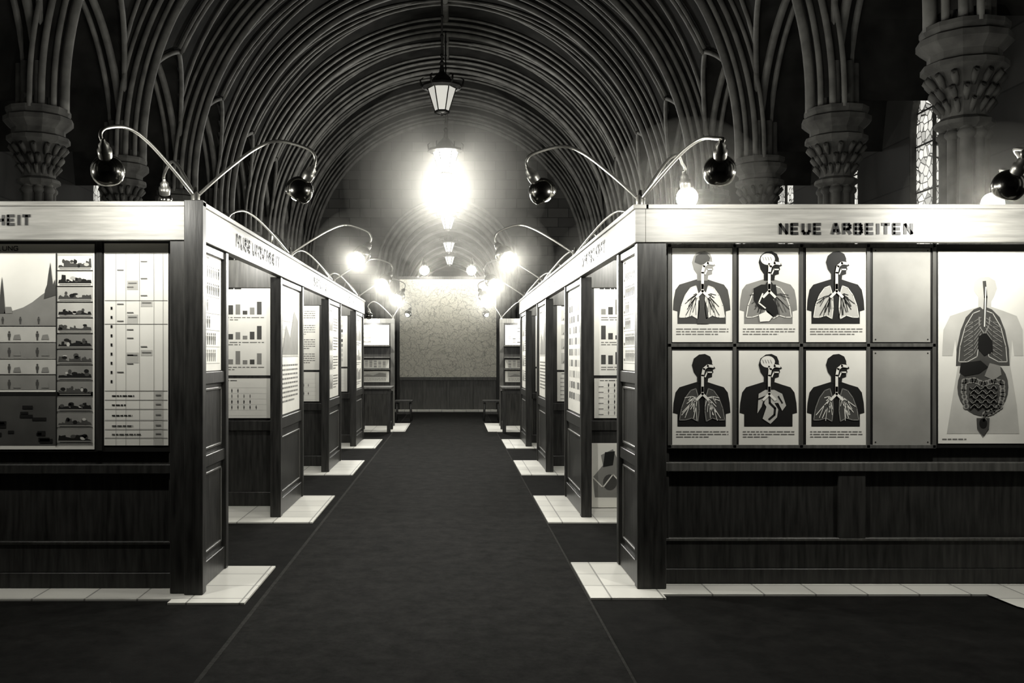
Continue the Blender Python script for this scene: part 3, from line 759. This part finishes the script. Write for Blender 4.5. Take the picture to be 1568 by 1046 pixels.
for s in (-1,1):
    xa=(-1.27 if s<0 else 0.98); mb=MB(); y5=20.3
    mb.box((xa,y5,0),(xa+s*0.09,y5+0.09,2.27),wood_mid)
    mb.box((xa,y5+0.02,0),(xa+s*3.2,y5+0.06,2.25),wood_dark)
    mb.box((xa,y5-0.01,2.2),(xa+s*3.2,y5+0.07,2.3),wood_mid)
    for z in (1.2,1.45,1.7): mb.box((xa+s*0.1,y5-0.1,z),(xa+s*1.1,y5+0.02,z+0.03),wood_mid)
    mb.obj('shelf_board',bevel=0.003,z=0.013)
    generic((min(xa+s*0.12,xa+s*0.8),y5+0.015,1.75),(1,0,0),(0,-1,0),0.68,.42,6 if s>0 else 8)
    generic((min(xa+s*0.12,xa+s*0.8),y5+0.015,1.25),(1,0,0),(0,-1,0),0.68,.18,11)
    generic((min(xa+s*0.12,xa+s*0.8),y5+0.015,0.95),(1,0,0),(0,-1,0),0.68,.24,7)
    lamp((xa+s*0.04,y5,2.33),(xa+s*0.5,y5-0.55,2.35),0.3,(0,0.6,-0.8),70,r=0.08)
    lamp((xa+s*0.04,y5,2.33),(xa-s*0.3,y5-0.3,2.4),0.25,(s*0.3,-0.5,-0.7),50,r=0.08)
    t=MB(); t.box((xa-s*0.3,18.8,0),(xa+s*2.8,y5+0.8,0.012),tile); t.obj('tile_plinth')
    root=MB(); cx=xa+s*0.30; cy=19.0
    root.box((cx-0.34,cy-0.45,0.86),(cx+0.34,cy+0.45,0.90),wood_mid)
    root.box((cx-0.29,cy-0.4,0.76),(cx+0.29,cy+0.4,0.86),wood_dark)
    for a in (-1,1):
        for b in (-1,1): root.box((cx+a*0.29-0.035,cy+b*0.39-0.035,0.012),(cx+a*0.29+0.035,cy+b*0.39+0.035,0.80),wood_dark)
    for a in (-1,1): root.box((cx+a*0.29-0.015,cy-0.38,0.15),(cx+a*0.29+0.015,cy+0.38,0.19),wood_dark)
    root.obj('exhibit_table',bevel=0.004)
    st=MB(); cx=xa-s*0.12; cy=21.8
    st.box((cx-0.2,cy-0.2,0.45),(cx+0.2,cy+0.2,0.49),wood_dark)
    for a in (-1,1):
        for b in (-1,1): st.tube([(cx+a*0.17,cy+b*0.17,0.012),(cx+a*0.15,cy+b*0.15,0.46)],0.02,wood_dark,8)
    for b in (-1,1): st.box((cx-0.16,cy+b*0.16-0.01,0.18),(cx+0.16,cy+b*0.16+0.01,0.21),wood_dark)
    st.obj('wooden_stool')

# ---------------- lanterns ----------------
def lantern(y,zb,glass,W,zt,sc=1.0,lr=0.12,haze=False):
    root=empty('pendant_lantern',(XC,y,zb)); mb=MB(); h=0.42*sc
    r0,r1=0.12*sc,0.25*sc
    mb.lathe((0,0,0),(0,0,1),[(0.001,0.01),(r0,0.01),(r1,h)],glass,6,False)
    for j in range(6):
        a=2*math.pi*j/6
        mb.tube([(r0*math.cos(a),r0*math.sin(a),0),(r1*math.cos(a),r1*math.sin(a),h)],0.010*sc,iron,6)
        c_,s_=math.cos(a),math.sin(a)
        mb.tube([((r1+0.05)*c_,(r1+0.05)*s_,h),((r1+0.12)*c_,(r1+0.12)*s_,h+0.06*sc),((r1+0.14)*c_,(r1+0.14)*s_,h+0.16*sc),((r1+0.08)*c_,(r1+0.08)*s_,h+0.2*sc)],[0.02*sc,0.02,0.015,0.006],iron,6)
    mb.lathe((0,0,0),(0,0,1),[(r0+0.01,-0.02),(r0+0.02,0),(r0+0.01,0.025)],iron,6,False)
    mb.lathe((0,0,0),(0,0,1),[(0.001,-0.09*sc),(0.025*sc,-0.06*sc),(0.015*sc,-0.03*sc),(r0,0.0)],iron,8)
    mb.lathe((0,0,0),(0,0,1),[(r1+0.02,h-0.01),(r1+0.11*sc,h+0.02),(r1+0.11*sc,h+0.06*sc),(r1,h+0.07*sc),(r1*0.6,h+0.2*sc),(0.05*sc,h+0.3*sc),(0.03*sc,h+0.42*sc),(0.05*sc,h+0.46*sc),(0.02*sc,h+0.5*sc)],iron,12,False)
    mb.tube([(0,0,h+0.45*sc),(0,0,zt-zb)],0.018,iron,6)
    zz=h+0.6*sc
    while zz<zt-zb: mb.ball((0,0,zz),0.034,iron,6,4); zz+=0.35
    mb.obj('lantern_body',root)
    if W: plight('lantern_light',(0,0,-0.14*sc-lr),W,lr,root)
    if haze:
        for i,rr in enumerate((0.6,0.8,1.05,1.3,1.6,1.95,2.3,2.7)): closed_sphere('halo_haze',(0,0,-0.25),rr,haze_big,root)  # added haze spheres that build the lit lantern's halo
ztop=SPR+mainh(0)-0.1
lantern(17.0,WZ(172,17.0),lant_dim,12,ztop)
lantern(24.7,WZ(266,24.7),lant_on,800,ztop,1.3,0.36,True)
lantern(32.7,WZ(352,32.7),lant_mid,50,ztop)
lantern(40.5,WZ(387,40.5),lant_mid,100,6.9)
lantern(48.5,WZ(406,48.5),lant_mid,100,6.9)

w=bpy.data.worlds.new('World'); scene.world=w; w.use_nodes=True
w.node_tree.nodes['Background'].inputs[0].default_value=(0.1,0.098,0.09,1); w.node_tree.nodes['Background'].inputs[1].default_value=0.02
cam=bpy.data.cameras.new('camera'); co=bpy.data.objects.new('camera',cam); scene.collection.objects.link(co)
co.location=(0,0,CH); co.rotation_euler=(math.radians(90),0,0)
cam.sensor_width=36; cam.lens=F/1568*36; cam.shift_x=89/1568; cam.shift_y=20/1568; cam.clip_end=200
scene.camera=co
